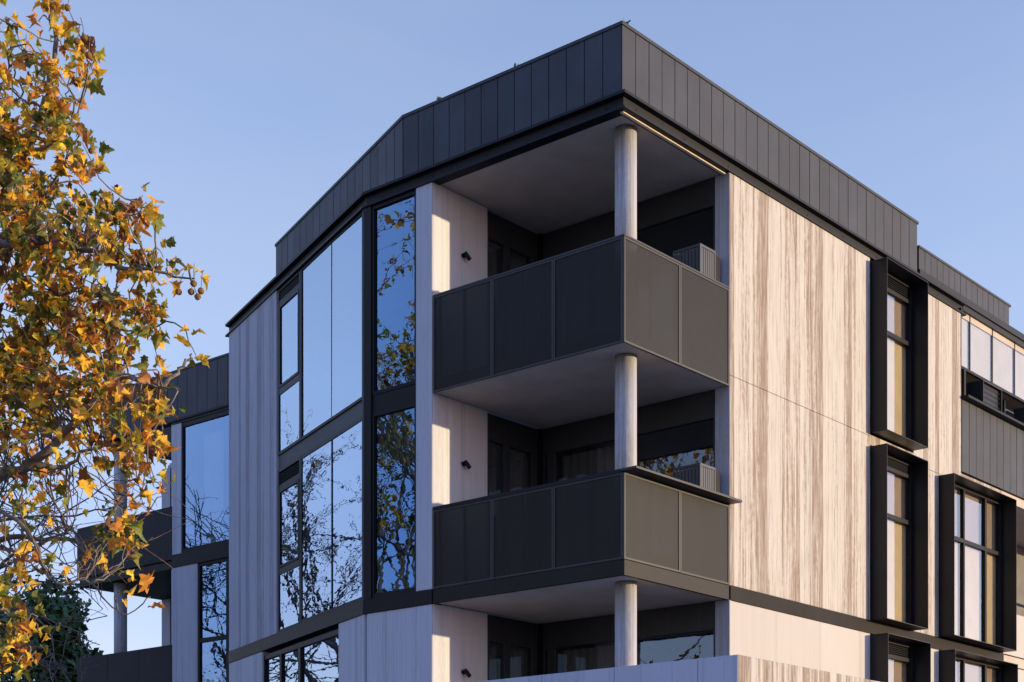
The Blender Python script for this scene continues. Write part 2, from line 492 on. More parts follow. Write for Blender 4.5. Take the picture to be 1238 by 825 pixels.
GUT = [(0.025, 12.33), (-0.16, 12.33), (-0.16, 12.085), (0.025, 12.085), (0.025, 12.115), (-0.055, 12.115), (-0.055, 12.275), (0.025, 12.29)]
mb = MB()
mb.sweep([(10.78, 0), (0, 0), (0, 5.108), (Cg[0], Cg[1])], GUT)
for i in range(9):
    FA.box(mb, 0.35 + i * 1.17, 0.37 + i * 1.17, -0.045, -0.06, 12.19, 12.21, 1)
for i in range(5):
    FB.box(mb, 0.35 + i * 1.1, 0.37 + i * 1.1, -0.045, -0.06, 12.19, 12.21, 1)
mb.build('gutter', [M['dark'], M['clad_gap']], B)
mb = MB()
mb.sweep([(2.62, 0.055), (0.055, 0.055)], [(0.0, 12.060), (0.0, 12.082), (-0.05, 12.082), (-0.05, 12.060)])
mb.build('sun_line_strip', M['sun_line'], B)  # added strip that paints the sunlit line on the concrete soffit edge

def cladding(mb, F, a0, a1, z0, z1, o, pitch, gap=0.014, th=0.022):
    n = max(1, round((a1 - a0) / pitch))
    w = (a1 - a0) / n
    for i in range(n):
        j = random.uniform(-0.0015, 0.0015)
        F.box(mb, a0 + i * w + gap / 2, a0 + (i + 1) * w - gap / 2, o + j, o - th, z0, z1)

PC0 = (0.03, 4.27)
pend = (PC0[0] + DC[0] * 5.75, PC0[1] + DC[1] * 5.75)
pin = (pend[0] + 3.0 * DC[1], pend[1] - 3.0 * DC[0])
ppath = [(8.94, 5.0), (8.94, 0.06), (0.03, 0.06), PC0, pend, pin]
mb = MB()
mb.sweep(ppath, [(-0.024, 12.332), (-0.024, 13.262), (-0.25, 13.262), (-0.25, 12.332)], 1)
mb.sweep(ppath, [(0.014, 13.262), (0.014, 13.308), (-0.27, 13.308), (-0.27, 13.262)], 0)
fa = Frame((0.03, 0.06), (1, 0), (0, -1)); fb = Frame((0.03, 0.06), (0, 1), (-1, 0)); fc = Frame(PC0, DC, (-DC[1], DC[0]))
cladding(mb, fa, 0.0, 8.89, 12.336, 13.258, 0.0, 0.32)
cladding(mb, fb, 0.012, 4.205, 12.336, 13.258, 0.0, 0.32)
cladding(mb, fc, 0.008, 5.74, 12.336, 13.258, 0.0, 0.32)
lab(mb.build('parapet', [M['clad'], M['clad_gap']], B), 'tall dark standing-panel parapet over the corner')

# lower parapet further right
mb = MB()
mb.sweep([(12.95, 5.0), (12.95, 0.05), (8.96, 0.05)], [(-0.024, 12.46), (-0.024, 12.85), (-0.25, 12.85), (-0.25, 12.46)], 1)
mb.sweep([(12.95, 5.0), (12.95, 0.05), (8.96, 0.05)], [(0.014, 12.85), (0.014, 12.89), (-0.27, 12.89), (-0.27, 12.85)], 0)
cladding(mb, Frame((8.96, 0.05), (1, 0), (0, -1)), 0.0, 3.94, 12.465, 12.847, 0.0, 0.24)
lab(mb.build('parapet', [M['clad'], M['clad_gap']], B), 'low dark parapet behind the end of the tall one')
mb = MB()
mb.sweep([(23.9, 0.05), (8.95, 0.05)], [(0.03, 12.33), (0.03, 12.455), (-0.2, 12.455), (-0.2, 12.33)])
mb.sweep([(23.9, 0.05), (10.79, 0.05)], [(0.0, 12.22), (0.0, 12.326), (-0.2, 12.326), (-0.2, 12.22)])
mb.build('roof_fascia', M['band'], B)

# set-back wing roof edge
mb = MB()
pd = [(DX, 20.0), (DX, 11.6)]
pd2 = [(DX + 2.7, 20.0), (DX, 20.0), (DX, 11.6)]
pd2 = list(reversed(pd2))
mb.sweep([(DX + 0.03, 11.6), (DX + 0.03, 19.95), (DX + 2.8, 19.95)], [(-0.024, 12.15), (-0.024, 13.262), (-0.25, 13.262), (-0.25, 12.15)], 1)
mb.sweep([(DX + 0.03, 11.6), (DX + 0.03, 19.95), (DX + 2.8, 19.95)], [(0.014, 13.262), (0.014, 13.308), (-0.27, 13.308), (-0.27, 13.262)], 0)
cladding(mb, Frame((DX + 0.03, 11.6), (0, 1), (-1, 0)), 0.0, 8.33, 12.155, 13.258, 0.0, 0.36)
lab(mb.build('parapet', [M['clad'], M['clad_gap']], B), 'dark panelled parapet of the set-back wing')
mb = MB()
mb.sweep([(DX, 11.6), (DX, 19.98), (DX + 2.8, 19.98)], [(0.02, 12.10), (0.02, 12.146), (-0.2, 12.146), (-0.2, 12.10)])
mb.sweep([(DX, 11.6), (DX, 17.19)], [(-0.01, 12.035), (-0.01, 12.098), (-0.2, 12.098), (-0.2, 12.035)])
mb.build('gutter', M['dark'], B)

# ------------------------------------------------------------------ windows
def window(F, a0, a1, z0, z1, cols, rows, o=-0.03, fw=0.05, depth=0.09, gl='glass', name='window', extra=None, skip_pane=(), label=None, parent=None, outer=None, tilt=0.004, pd=None, mat='dark'):
    """cols / rows: mullion centres with half width [(pos, half)], frame is one mesh, the panes another"""
    mb = MB()
    ow = outer or fw
    F.box(mb, a0, a0 + ow, o, o - depth, z0, z1)
    F.box(mb, a1 - ow, a1, o, o - depth, z0, z1)
    F.box(mb, a0 + ow, a1 - ow, o - .001, o - depth, z0, z0 + fw)
    F.box(mb, a0 + ow, a1 - ow, o - .001, o - depth, z1 - fw, z1)
    for c, h in cols:
        F.box(mb, c - h, c + h, o - .002, o - depth + .001, z0 + fw, z1 - fw)
    xs = [a0 + ow] + [q for c, h in cols for q in (c - h, c + h)] + [a1 - ow]
    zs = [z0 + fw] + [q for c, h in rows for q in (c - h, c + h)] + [z1 - fw]
    for c, h in rows:
        for i in range(0, len(xs), 2):
            F.box(mb, xs[i], xs[i + 1], o - .003, o - depth + .002, c - h, c + h)
    if extra: extra(mb)
    fr = mb.build(name, M[mat], parent or B, bevel=0.003)
    if label: fr['label'] = label
    gb = MB()
    for i in range(0, len(xs), 2):
        for j in range(0, len(zs), 2):
            if (i // 2, j // 2) in skip_pane: continue
            t = random.uniform(-tilt, tilt)
            F.quad(gb, xs[i], xs[i + 1], o - (pd or depth * .45), zs[j], zs[j + 1], 0, t)
    if gb.f:
        gb.build('pane', M[gl], fr)
    return fr

def louvre(F, a0, a1, z0, z1, o, parent, n=6):
    mb = MB()
    F.box(mb, a0, a1, o - 0.06, o - 0.07, z0, z1, 1)
    h = (z1 - z0) / n
    for i in range(n):
        z = z0 + i * h
        p = [F.pt(a0, o, z), F.pt(a1, o, z), F.pt(a1, o - .05, z + h * .7), F.pt(a0, o - .05, z + h * .7)]
        q = [(x, y, zz + 0.008) for x, y, zz in p]
        mb.hexa(p + q)
    return mb.build('louvre', [M['dark'], M['clad_gap']], parent)

# chamfer glazing: a narrow sash column on the left and two big lights, on two floors
for k, (zb, zt) in enumerate(((9.10, 12.08), (5.905, 8.84))):
    g0 = zb + 0.05 if k == 0 else 6.06
    fr = window(FC, 0.06, 2.86, zb, zt, [(1.42, 0.009)], [], o=-0.02, fw=0.05 if k == 0 else 0.07, outer=0.06, gl='glass_c', tilt=0.008, pd=0.014)
    s0, s1 = 2.862, 3.99
    F = FC
    zl = 11.77 if k == 0 else 8.46
    zm = 10.23 if k == 0 else 7.00
    fr = window(FC, s0, s1, zb, zt, [], [(zm, 0.06), (zl + 0.045, 0.045)], o=-0.02, fw=0.055, outer=0.06, gl='glass_c', skip_pane=((0, 2),), pd=0.014)
    louvre(FC, s0 + .08, s1 - .08, zl + .10, zt - .06, -0.03, fr, 5)
    mb = MB()     # the opening sash stands a little proud of the fixed light
    for (a0, a1, z0, z1) in ((s0 + .062, s0 + .115, zm + .06, zl), (s1 - .115, s1 - .062, zm + .06, zl), (s0 + .115, s1 - .115, zm + .06, zm + .11), (s0 + .115, s1 - .115, zl - .05, zl)):
        FC.box(mb, a0, a1, -0.012, -0.06, z0, z1)
    mb.build('sash', M['dark'], fr, bevel=0.003)
mb = MB(); FC.box(mb, 0.06, 3.99, -0.045, -0.15, 8.842, 9.098); mb.build('spandrel', M['clad'], B)
# lowest chamfer window
window(FC, 1.062, 4.778, 2.6, 5.60, [(2.95, 0.06), (3.90, 0.05)], [], o=-0.03, fw=0.09, outer=0.05, gl='glass')
# left facade window beside the corner post
window(FB, 3.97, 4.94, 9.10, 12.08, [], [], o=-0.02, fw=0.06, outer=0.045, gl='glass', tilt=0.004)
window(FB, 3.97, 4.94, 5.905, 8.84, [], [], o=-0.02, fw=0.08, outer=0.045, gl='glass', tilt=0.004)
mb = MB(); FB.box(mb, 3.97, 4.94, -0.03, -0.15, 8.842, 9.098); mb.build('spandrel', M['dark'], B)
mb = MB()
p0 = (0.0, 4.943); c0 = (0.0, 5.108); p1 = FC.pt(0.058, 0, 0)
mb.prism([(0.0, 4.943), (0.16, 4.943), (0.17, 5.12), (FC.pt(.058, -.15, 0)[0], FC.pt(.058, -.15, 0)[1]), (p1[0], p1[1]), (0.0, 5.108)], 5.906, 12.083)
mb.build('corner_post', M['dark'], B)
# set-back wing windows
window(FD, 14.0, 16.855, 9.01, 12.03, [], [], o=-0.02, fw=0.10, outer=0.05, gl='glass')
window(FD, 14.9, 16.255, 5.6, 8.70, [(15.22, 0.045)], [(6.92, 0.05)], o=-0.02, fw=0.07, outer=0.06, gl='glass_c')

# ------------------------------------------------------------------ hooded windows on the right facade
def hooded(a0, a1, z0, z1, cols, zt, lv, label, p=0.30):
    mb = MB()
    th = 0.012
    o0, o1 = p, -0.15
    FA.box(mb, a0, a0 + th, o0, o1, z0, z1)
    FA.box(mb, a1 - th, a1, o0, o1, z0, z1)
    FA.box(mb, a0 + th, a1 - th, o0 - .0005, o1, z0, z0 + th)
    FA.box(mb, a0 + th, a1 - th, o0 - .0005, o1, z1 - th, z1)
    h = mb.build('window_hood', M['black'], B, bevel=0.002)
    h['label'] = label
    i0, i1, j0, j1 = a0 + th + .002, a1 - th - .002, z0 + th + .002, z1 - th - .002
    rows = [(zt, 0.04)]
    if lv: rows.append((lv, 0.035))
    fr = window(FA, i0, i1, j0, j1, cols, rows, o=0.012, fw=0.06, outer=0.10, gl='glass_clear', name='frame', parent=h,
                skip_pane=tuple((i, 2) for i in range(len(cols) + 1)) if lv else (), tilt=0.003)
    if lv:
        louvre(FA, i0 + .10, i1 - .10, lv + .035, j1 - .06, 0.0, h, 6)
    mb = MB()
    FA.box(mb, i0 + .01, i1 - .01, -0.085, -0.09, j0 + .02, zt)
    mb.build('blind', M['blind'], h)
    mb = MB()
    FA.box(mb, i0 + .01, i1 - .01, -0.095, -0.10, zt - .1, j1 - .05)
    mb.build('blind', M['blind_tan'], h)

hooded(7.07, 8.622, 9.11, 12.04, [], 10.97, 11.72, 'tall narrow hooded window under the roof edge')
hooded(7.07, 8.622, 5.905, 8.88, [], 7.80, 8.62, 'tall narrow hooded window below the topmost one')
hooded(7.05, 8.66, 2.6, 5.66, [], 4.5, 5.36, 'narrow hooded window cut by the lower frame edge', 0.33)
hooded(9.67, 12.44, 5.92, 8.87, [(10.72, 0.03), (11.68, 0.04)], 7.83, None, 'wide hooded window with six panes')
hooded(9.66, 12.46, 2.6, 5.66, [(10.72, 0.03), (11.68, 0.04)], 4.6, None, 'wide hooded window below the six-pane one', 0.32)

# ------------------------------------------------------------------ right-hand recessed part
mb = MB()
FA.box(mb, 10.62, 23.8, -0.10, -0.16, 11.14, 11.19)
x = 10.62
joints = [11.20, 12.22, 13.28, 14.34, 15.4, 16.46, 17.52, 18.58, 19.64, 20.7, 21.76, 22.8]
for j in joints:
    FA.box(mb, j - .02, j + .02, -0.095, -0.16, 11.19, 12.22)
    FA.box(mb, j - .025, j + .025, -0.30, -0.36, 10.6, 11.13)
bw = mb.build('window', M['dark'], B)
bw['label'] = 'row of tall panes with white blinds under the right roof edge'
gb = MB(); bb = MB()
xs = [10.62] + joints + [23.8]
for i in range(len(xs) - 1):
    FA.quad(gb, xs[i] + .02, xs[i + 1] - .02, -0.105, 11.19, 12.22, 0, 0.002)
    FA.box(bb, xs[i] + .021, xs[i + 1] - .021, -0.13, -0.135, 11.19, 12.22)
    FA.quad(gb, xs[i] + .03, xs[i + 1] - .03, -0.33, 10.6, 11.13, 0, 0.002)
M['glass_right'] = glass('matt_coated_glass', (.06, .07, .08, 1), (.20, .21, .22, 1), (.90, .90, .88, 1), 0.4)
gb.build('pane', M['glass_right'], bw); bb.build('blind', M['blind_pale'], bw)
mb = MB()
FA.box(mb, 10.62, 23.8, 0.14, -0.40, 10.50, 10.545)
mb.build('sill_ledge', M['dark'], B)
mb = MB()
FA.box(mb, 10.62, 23.8, -0.03, -0.2, 9.13, 10.495, 1)
cladding(mb, FA, 10.64, 23.8, 9.135, 10.49, 0.0, 0.31)
lab(mb.build('cladding', [M['clad'], M['clad_gap']], B), 'grey panelled apron under the long sill')
mb = MB(); FA.box(mb, 10.605, 10.618, -0.2, 0.0, 9.13, 12.2); mb.build('wall_end_trim', M['dark'], B)
# balcony recess below it
mb = MB()
mb.box(12.47, 23.8, 1.6, 1.75, 5.905, 9.09)
mb.box(12.40, 12.465, 0.26, 1.75, 5.905, 8.88)
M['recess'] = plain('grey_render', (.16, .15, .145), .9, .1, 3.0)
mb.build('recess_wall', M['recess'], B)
mb = MB(); mb.box(12.48, 23.8, 0.05, 1.9, 8.95, 9.12); mb.build('soffit', M['soffit'], B)
mb = MB(); mb.box(12.48, 23.8, 0.02, 1.9, 5.70, 5.89); mb.build('balcony', M['soffit'], B)
bal = bpy.context.scene.objects['balcony']
mb = MB(); mb.box(12.50, 23.8, 0.0, 0.10, 5.91, 6.75); mb.build('balustrade', M['conc_a_plain'], bal)
mb = MB(); mb.tube([(12.5, -0.02, 6.95), (23.8, -0.02, 6.95)], 0.03, 8); mb.build('handrail', M['dark'], bal)
mb = MB(); mb.box(12.47, 23.8, 0.0, 0.2, 0.0, 5.67); mb.build('concrete_wall', M['conc_a_plain'], B)
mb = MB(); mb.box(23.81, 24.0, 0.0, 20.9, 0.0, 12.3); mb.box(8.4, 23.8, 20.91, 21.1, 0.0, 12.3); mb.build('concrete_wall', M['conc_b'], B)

# ------------------------------------------------------------------ corner balconies
def panel(F, a0, a1, z0, z1, o, parent, side):
    mb = MB()
    e = 0.028
    F.box(mb, a0, a0 + e, o, o - .03, z0, z1)
    F.box(mb, a1 - e, a1, o, o - .03, z0, z1)
    F.box(mb, a0 + e, a1 - e, o - .0005, o - .03, z0, z0 + e)
    F.box(mb, a0 + e, a1 - e, o - .0005, o - .03, z1 - e, z1)
    F.box(mb, a0 + e + .001, a1 - e - .001, o - .010, o - .013, z0 + e + .001, z1 - e - .001, 1)
    return mb.build('balustrade_panel', [M['rail'], M['sheet']], parent)

BALC = [  # slab z0, z1, panel z0, z1
    ('upper', 8.895, 9.10, 8.88, 10.33),
    ('lower', 5.70, 5.895, 5.905, 7.09)]
for nm, s0, s1, p0, p1 in BALC:
    mb = MB(); mb.box(0.06, 2.795, 0.06, 3.62, s0, s1)
    bal = mb.build('balcony', M['soffit'], B)
    bal['label'] = 'upper corner balcony with deep mesh balustrade' if nm == 'upper' else 'lower corner balcony with a projecting ledge'
    for a0, a1 in ((0.002, 1.345), (1.352, 2.64)):
        panel(FA, a0, a1, p0, p1, 0.0, bal, 'a')
    for a0, a1 in ((0.032, 1.25), (1.257, 2.41), (2.417, 3.60)):
        panel(FB, a0, a1, p0, p1, 0.0, bal, 'b')
    if nm == 'upper':
        mb = MB(); mb.sweep([(2.64, 0), (0, 0), (0, 3.60)], [(0.006, 10.335), (0.006, 10.36), (-0.07, 10.36), (-0.07, 10.335)])
        mb.build('top_rail', M['rail'], bal)
    else:
        mb = MB(); mb.sweep([(0, 0.06), (0, 3.60)], [(0.006, 7.095), (0.006, 7.145), (-0.07, 7.145), (-0.07, 7.095)])
        mb.build('top_rail', M['dark'], bal)
        mb = MB(); FA.box(mb, -0.01, 2.67, 0.21, -0.055, 7.112, 7.147)
        mb.build('ledge', M['rail'], bal, bevel=0.003)
        mb = MB(); mb.sweep([(2.64, 0), (0, 0), (0, 3.615)], [(-0.004, 5.68), (-0.004, 5.898), (-0.05, 5.898), (-0.05, 5.68)])
        mb.build('fascia', M['band'], bal, bevel=0.004)
    # balusters that hold the sheets, seen faintly through the mesh
    for F, aa in ((FA, (0.07, 0.7, 1.35, 2.0, 2.58)), (FB, (0.6, 1.25, 1.85, 2.41, 3.0, 3.52))):
        for a in aa:
            mb = MB(); F.box(mb, a - .02, a + .02, -0.05, -0.09, max(p0, s1) + .002, p1 + .004)
            mb.build('post', M['dark'], bal)

# glazing behind the balconies
for z0, z1 in ((9.11, 12.09), (5.90, 8.885), (2.71, 5.69)):
    FS = Frame((0, 3.66), (1, 0), (0, -1))
    zt = z1 - 0.42
    fr = window(FS, 1.285, 2.60, z0, z1, [(1.335, 0.06), (1.835, 0.075), (2.53, .06)], [(zt + .19, 0.19)], o=-0.03, fw=0.05, outer=0.02, gl='glass_dark', name='glazed_door', mat='frame_in')
    FK = Frame((2.62, 0), (0, 1), (-1, 0))
    fr = window(FK, 0.262, 3.62, z0, z1, [(1.80, 0.04), (3.45, 0.08)], [(zt + .19, 0.19)], o=-0.03, fw=0.05, outer=0.03, gl='glass_dark', name='window', mat='frame_in')

# made-up curtains added to lift the dark panes, and the dark corner posts
M['added_curtain'] = plain('added_grey_curtain', (.42, .42, .41), 0.95, 0.1, 2.0)
for z0, z1 in ((9.11, 12.09), (5.90, 8.885), (2.71, 5.69)):
    mb = MB(); mb.box(2.588, 2.70, 3.615, 3.72, z0, z1); mb.build('corner_post', M['dark'], B)
    for xa, xb in ((1.30, 1.74), (2.05, 2.55)):
        mb = MB()
        for i in range(14):
            q0, q1 = xa + (xb - xa) * i / 14, xa + (xb - xa) * (i + 1) / 14
            d0, d1 = .02 * math.sin(i * 1.7), .02 * math.sin((i + 1) * 1.7)
            mb.hexa([(q0, 3.86 + d0, z0), (q1, 3.86 + d1, z0), (q1, 3.87 + d1, z0), (q0, 3.87 + d0, z0), (q0, 3.86 + d0, z1 - .45), (q1, 3.86 + d1, z1 - .45), (q1, 3.87 + d1, z1 - .45), (q0, 3.87 + d0, z1 - .45)])
        mb.build('curtain', M['added_curtain'], B)
    mb = MB()
    for i in range(40):
        q0, q1 = 2.0 + i * .035, 2.0 + (i + 1) * .035
        d0, d1 = .025 * math.sin(i * 1.3), .025 * math.sin((i + 1) * 1.3)
        mb.hexa([(2.86 + d0, q0, z0), (2.87 + d0, q0, z0), (2.87 + d1, q1, z0), (2.86 + d1, q1, z0), (2.86 + d0, q0, z1 - .45), (2.87 + d0, q0, z1 - .45), (2.87 + d1, q1, z1 - .45), (2.86 + d1, q1, z1 - .45)])
    mb.build('curtain', M['added_curtain'], B)

# wall lights
for z in (11.17, 7.94, 4.71):
    mb = MB()
    mb.tube([(0.70, 3.626, z), (0.70, 3.595, z)], 0.038, 14)
    mb.tube([(0.70, 3.60, z), (0.70, 3.56, z - .01)], 0.018, 8)
    l = mb.build('wall_light', M['steel_black'], B, bevel=0.003)
    mb = MB()
    mb.tube([(0.67, 3.56, z + .028), (0.70, 3.55, z + .0), (0.765, 3.535, z - .068)], [0.031, 0.033, 0.033], 14)
    mb.build('lamp_head', M['steel_black'], l, bevel=0.003)

# round columns
def column(x, y, z0, z1, r, parent=B):
    mb = MB()
    mb.tube([(x, y, z0), (x, y, z1)], r, 32)
    o = mb.build('column', M['column'], parent)
    for p in o.data.polygons: p.use_smooth = len(p.vertices) == 4
    return o
for z0, z1 in ((9.11, 12.10), (5.90, 8.89), (2.71, 5.695)):
    column(0.55, 0.38, z0, z1, 0.155)

# ------------------------------------------------------------------ projecting terrace at the bottom
mb = MB()
TX, TY, TT = 0.05, -1.80, 4.435
mb.sweep([(9.4, TY), (TX, TY)], [(0.0, 0.0), (0.0, TT), (-0.2, TT), (-0.2, 0.0)])
tw = mb.build('terrace_wall', M['conc_a'], B, bevel=0.006)
mb = MB()
for a0, a1 in ((TY + 0.004, -1.18), (-1.172, 0.2), (0.208, 1.5), (1.508, 2.75), (2.758, 3.61)):
    mb.box(TX - .012, TX + 0.2, a0 if a0 > TY + .01 else TY + .21, a1, 0.0, TT - .002)
mb.box(TX - .012, TX - .001, TY, TY + .209, 0.0, TT - .002)
lab(mb.build('terrace_wall', M['conc_terrace'], B, bevel=0.004), 'shaded side of the concrete terrace parapet')
mb = MB(); mb.prism([(0.26, -1.58), (9.4, -1.58), (9.4, -0.01), (2.6, -0.01), (2.6, 3.6), (0.26, 3.6)], 2.48, 2.70); mb.build('terrace_floor', M['soffit'], B)

# ------------------------------------------------------------------ set-back wing balconies
def wing_bal(z0, z1, t, side=True):
    mb = MB(); mb.box(DX + 0.05, 8.2, 17.2, 20.95, z0, z1)
    b = mb.build('balcony', M['dark'], B)
    F = Frame((DX, 0), (0, 1), (-1, 0))
    for i in range(3):
        a0 = 17.2 + i * 1.267
        mb = MB()
        F.box(mb, a0, a0 + 1.26, 0, -.03, z1 - .02, t)
        mb.build('balustrade_panel', M['wing'], b, bevel=0.006)
    G = Frame((DX + .035, 21.0), (1, 0), (0, 1))
    for i in range(2):
        mb = MB(); G.box(mb, i * 1.3, i * 1.3 + 1.293, 0, -.03, z1 - .02, t); mb.build('balustrade_panel', M['wing'], b, bevel=0.006)
    return b
wing_bal(8.70, 8.92, 10.15)
wing_bal(5.50, 5.72, 6.92)
wing_bal(2.30, 2.52, 3.72)
for z0, z1 in ((8.93, 12.09), (5.73, 8.69), (2.53, 5.49)):
    column(5.92, 19.72, z0, z1, 0.16)
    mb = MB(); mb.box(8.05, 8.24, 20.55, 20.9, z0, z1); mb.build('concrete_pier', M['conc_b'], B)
    FW = Frame((8.14, 0), (0, 1), (-1, 0))
    window(FW, 17.3, 20.54, z0, z1, [(18.9, .05), (20.3, .05)], [(z1 - .35, 0.05)], o=-0.0, fw=0.08, gl='glass_dark', name='glazed_door')
    mb = MB(); mb.box(5.60, 8.22, 17.195, 17.29, z0, z1); mb.build('side_wall', M['conc_side'], B)
# curtain and bright room end seen through the wing's large window
mb = MB()
pts = []
for i in range(60):
    y = 15.9 + i * 0.012
    pts.append((6.0 + 0.03 * math.sin(i * 0.9), y))
for i in range(59):
    (x0, y0), (x1, y1) = pts[i], pts[i + 1]
    mb.hexa([(x0, y0, 9.1), (x1, y1, 9.1), (x1 + .01, y1, 9.1), (x0 + .01, y0, 9.1), (x0, y0, 11.8), (x1, y1, 11.8), (x1 + .01, y1, 11.8), (x0 + .01, y0, 11.8)])
mb.build('curtain', M['curtain'], B)

# ------------------------------------------------------------------ louvred plant screens on the balconies, boxes on the sill
def ac_screen(z0, z1, label):
    r = empty('air_conditioner_screen', (2.22, 0.35, z0), label, 'air conditioner', 'slatted plant boxes on the corner balconies')
    x0, x1, y0, y1 = -0.21, 0.20, -0.25, 0.24
    h = z1 - z0
    mb = MB()
    for xx in (x0, x1 - .03):
        for yy in (y0, y1 - .03):
            mb.box(xx, xx + .03, yy, yy + .03, 0, h)
    mb.box(x0 + .03, x1 - .03, y0, y0 + .03, h - .04, h - .001); mb.box(x0 + .03, x1 - .03, y1 - .03, y1, h - .04, h - .001)
    mb.box(x0, x0 + .03, y0 + .03, y1 - .03, h - .04, h - .001); mb.box(x1 - .03, x1, y0 + .03, y1 - .03, h - .04, h - .001)
    mb.build('frame', M['ac'], r)
    mb = MB()
    n = 6
    for i in range(n):
        a = x0 + .035 + i * (x1 - x0 - .07) / n
        mb.box(a + .006, a + (x1 - x0 - .07) / n - .006, y0 + .006, y0 + .016, 0.02, h - .045)
    for i in range(7):
        a = y0 + .035 + i * (y1 - y0 - .07) / 7
        mb.box(x0 + .006, x0 + .016, a + .006, a + (y1 - y0 - .07) / 7 - .006, 0.02, h - .045)
    mb.build('slats', M['ac'], r)
    mb = MB(); mb.box(x0 + .05, x1 - .05, y0 + .05, y1 - .05, 0.0, h - .06); mb.build('casing', M['steel_black'], r)
    mb = MB(); mb.box(x1 + .012, x1 + .16, y0 + .02, y0 + .10, 0.0, h - .05); mb.build('side_post', M['dark'], r)
ac_screen(9.102, 10.86, 'grey slatted air conditioner screen behind the upper corner balustrade')
ac_screen(5.897, 7.63, 'grey slatted air conditioner screen above the ledge of the lower balcony')

def sill_box(xc, label, w=0.86):
    r = empty('condenser_unit', (xc, 0.085, 10.547), label, 'condenser unit', 'dark units on the long sill')
    h, d = 0.46, 0.36
    mb = MB()
    t = 0.02
    mb.box(-w / 2, -w / 2 + t, -d / 2, d / 2, 0, h); mb.box(w / 2 - t, w / 2, -d / 2, d / 2, 0, h)
    mb.box(-w / 2 + t, w / 2 - t, -d / 2, d / 2, 0, t); mb.box(-w / 2 + t, w / 2 - t, -d / 2, d / 2, h - t, h)
    mb.box(-w / 2 + t, w / 2 - t, d / 2 - t, d / 2 - .001, t, h - t)
    mb.build('casing', M['rail'], r, bevel=0.004)
    mb = MB()
    for i in range(4):
        z = t + .06 + i * (h - .08) / 4
        mb.box(-w / 2 + t, w / 2 - t, -d / 2 + .03, -d / 2 + .04, z, z + .008)
    mb.box(-w / 2 + t, w / 2 - t, -d / 2 + .06, -d / 2 + .07, t, h - t)
    mb.build('grille', M['steel_black'], r)
sill_box(11.80, 'dark condenser unit standing nearer the pale streaked wall on the long sill')
sill_box(14.05, 'dark condenser unit further right on the sill, cut by the photo edge')
mb = MB(); mb.box(10.63, 10.70, -0.05, 0.28, 10.547, 11.05); mb.build('sill_post', M['dark'], B)

# ------------------------------------------------------------------ ground, road, footpaths
def struct(o):
    o['kind'] = 'structure'
    return o
M['asphalt'] = plain('asphalt', (.055, .054, .053), 0.9, 0.25, 9.0)
M['paving'] = plain('concrete_paving', (.33, .31, .28), 0.9, 0.12, 4.0)
M['soil'] = plain('grass_ground', (.075, .085, .04), 0.95, 0.35, 2.0)
M['kerb'] = plain('kerb_concrete', (.36, .34, .31), 0.9, 0.12, 5.0)
M['paint'] = plain('road_paint', (.75, .75, .72), 0.7, 0.08, 8.0)
mb = MB(); mb.add([(-900, -900, -.12), (900, -900, -.12), (900, 900, -.12), (-900, 900, -.12)], [(0, 1, 2, 3)])
struct(mb.build('ground', M['soil']))
mb = MB(); mb.add([(-17, -400, -.112), (-12.4, -400, -.112), (-12.4, 400, -.112), (-17, 400, -.112)], [(0, 1, 2, 3)])
mb.add([(-400, -12.0, -.108), (400, -12.0, -.108), (400, -6.2, -.108), (-400, -6.2, -.108)], [(0, 1, 2, 3)])
struct(mb.build('road', M['asphalt']))
mb = MB()
for i in range(-20, 30):
    if -4 < i * 6 + 14.7 < 10: continue
    mb.add([(-14.75, i * 6, -.104), (-14.63, i * 6, -.104), (-14.63, i * 6 + 3, -.104), (-14.75, i * 6 + 3, -.104)], [(0, 1, 2, 3)])
struct(mb.build('road_marking', M['paint']))
mb = MB(); mb.box(-12.2, 60, -6.0, -0.06, -.10, 0.0); mb.box(-12.2, -0.06, -0.06, 60, -.10, 0.0)
struct(mb.build('pavement', M['paving']))
mb = MB(); mb.box(-12.35, -12.2, -6.15, 60, -.11, 0.012); mb.box(-12.2, 60, -6.15, -6.0, -.11, 0.012)
struct(mb.build('kerb', M['kerb'], bevel=0.02))
mb = MB(); mb.box(-60, 60, -18, -12.15, -.10, 0.0); mb.box(-24, -17.2, -12.15, 60, -.10, 0.0)
struct(mb.build('pavement', M['paving']))

# ------------------------------------------------------------------ trees
def foliage_mat(name, trans):
    t = NT(name)
    at = t.n('ShaderNodeVertexColor', layer_name='tone')
    p = t.pos()
    nz = t.noise(p, 45.0, 3.0)
    c = t.mix(t.step(nz, .4, .75, 0.0, 0.4), at.outputs[0], (.12, .055, .02, 1))
    b = t.bsdf(Base_Color=c, Roughness=0.55, Specular_IOR_Level=0.35)
    tr = t.n('ShaderNodeBsdfTranslucent', {'Color': c})
    mx = t.n('ShaderNodeMixShader', {0: trans, 1: b.outputs[0], 2: tr.outputs[0]})
    t.t.links.new(mx.outputs[0], t.out.inputs[0])
    return t.m
M['leaf'] = foliage_mat('plane_leaf', 0.35)
def green_mat():
    t = NT('green_foliage')
    at = t.n('ShaderNodeVertexColor', layer_name='tone')
    b = t.bsdf(Base_Color=at.outputs[0], Roughness=0.6, Specular_IOR_Level=0.3)
    return t.m
M['green'] = green_mat()
def bark_mat():
    t = NT('plane_bark')
    p = t.pos()
    n1 = t.noise(p, 5.0, 5.0); n2 = t.noise(p, 30.0, 3.0)
    c = t.mix(t.step(n1, .42, .58), (.115, .085, .06), (.22, .18, .13))
    c = t.mix(t.step(n2, .3, .7, 0, .5), c, (.06, .045, .032))
    t.bsdf(Base_Color=c, Roughness=0.9, Normal=bump(t, n2, .5, .01))
    return t.m
M['bark'] = bark_mat()
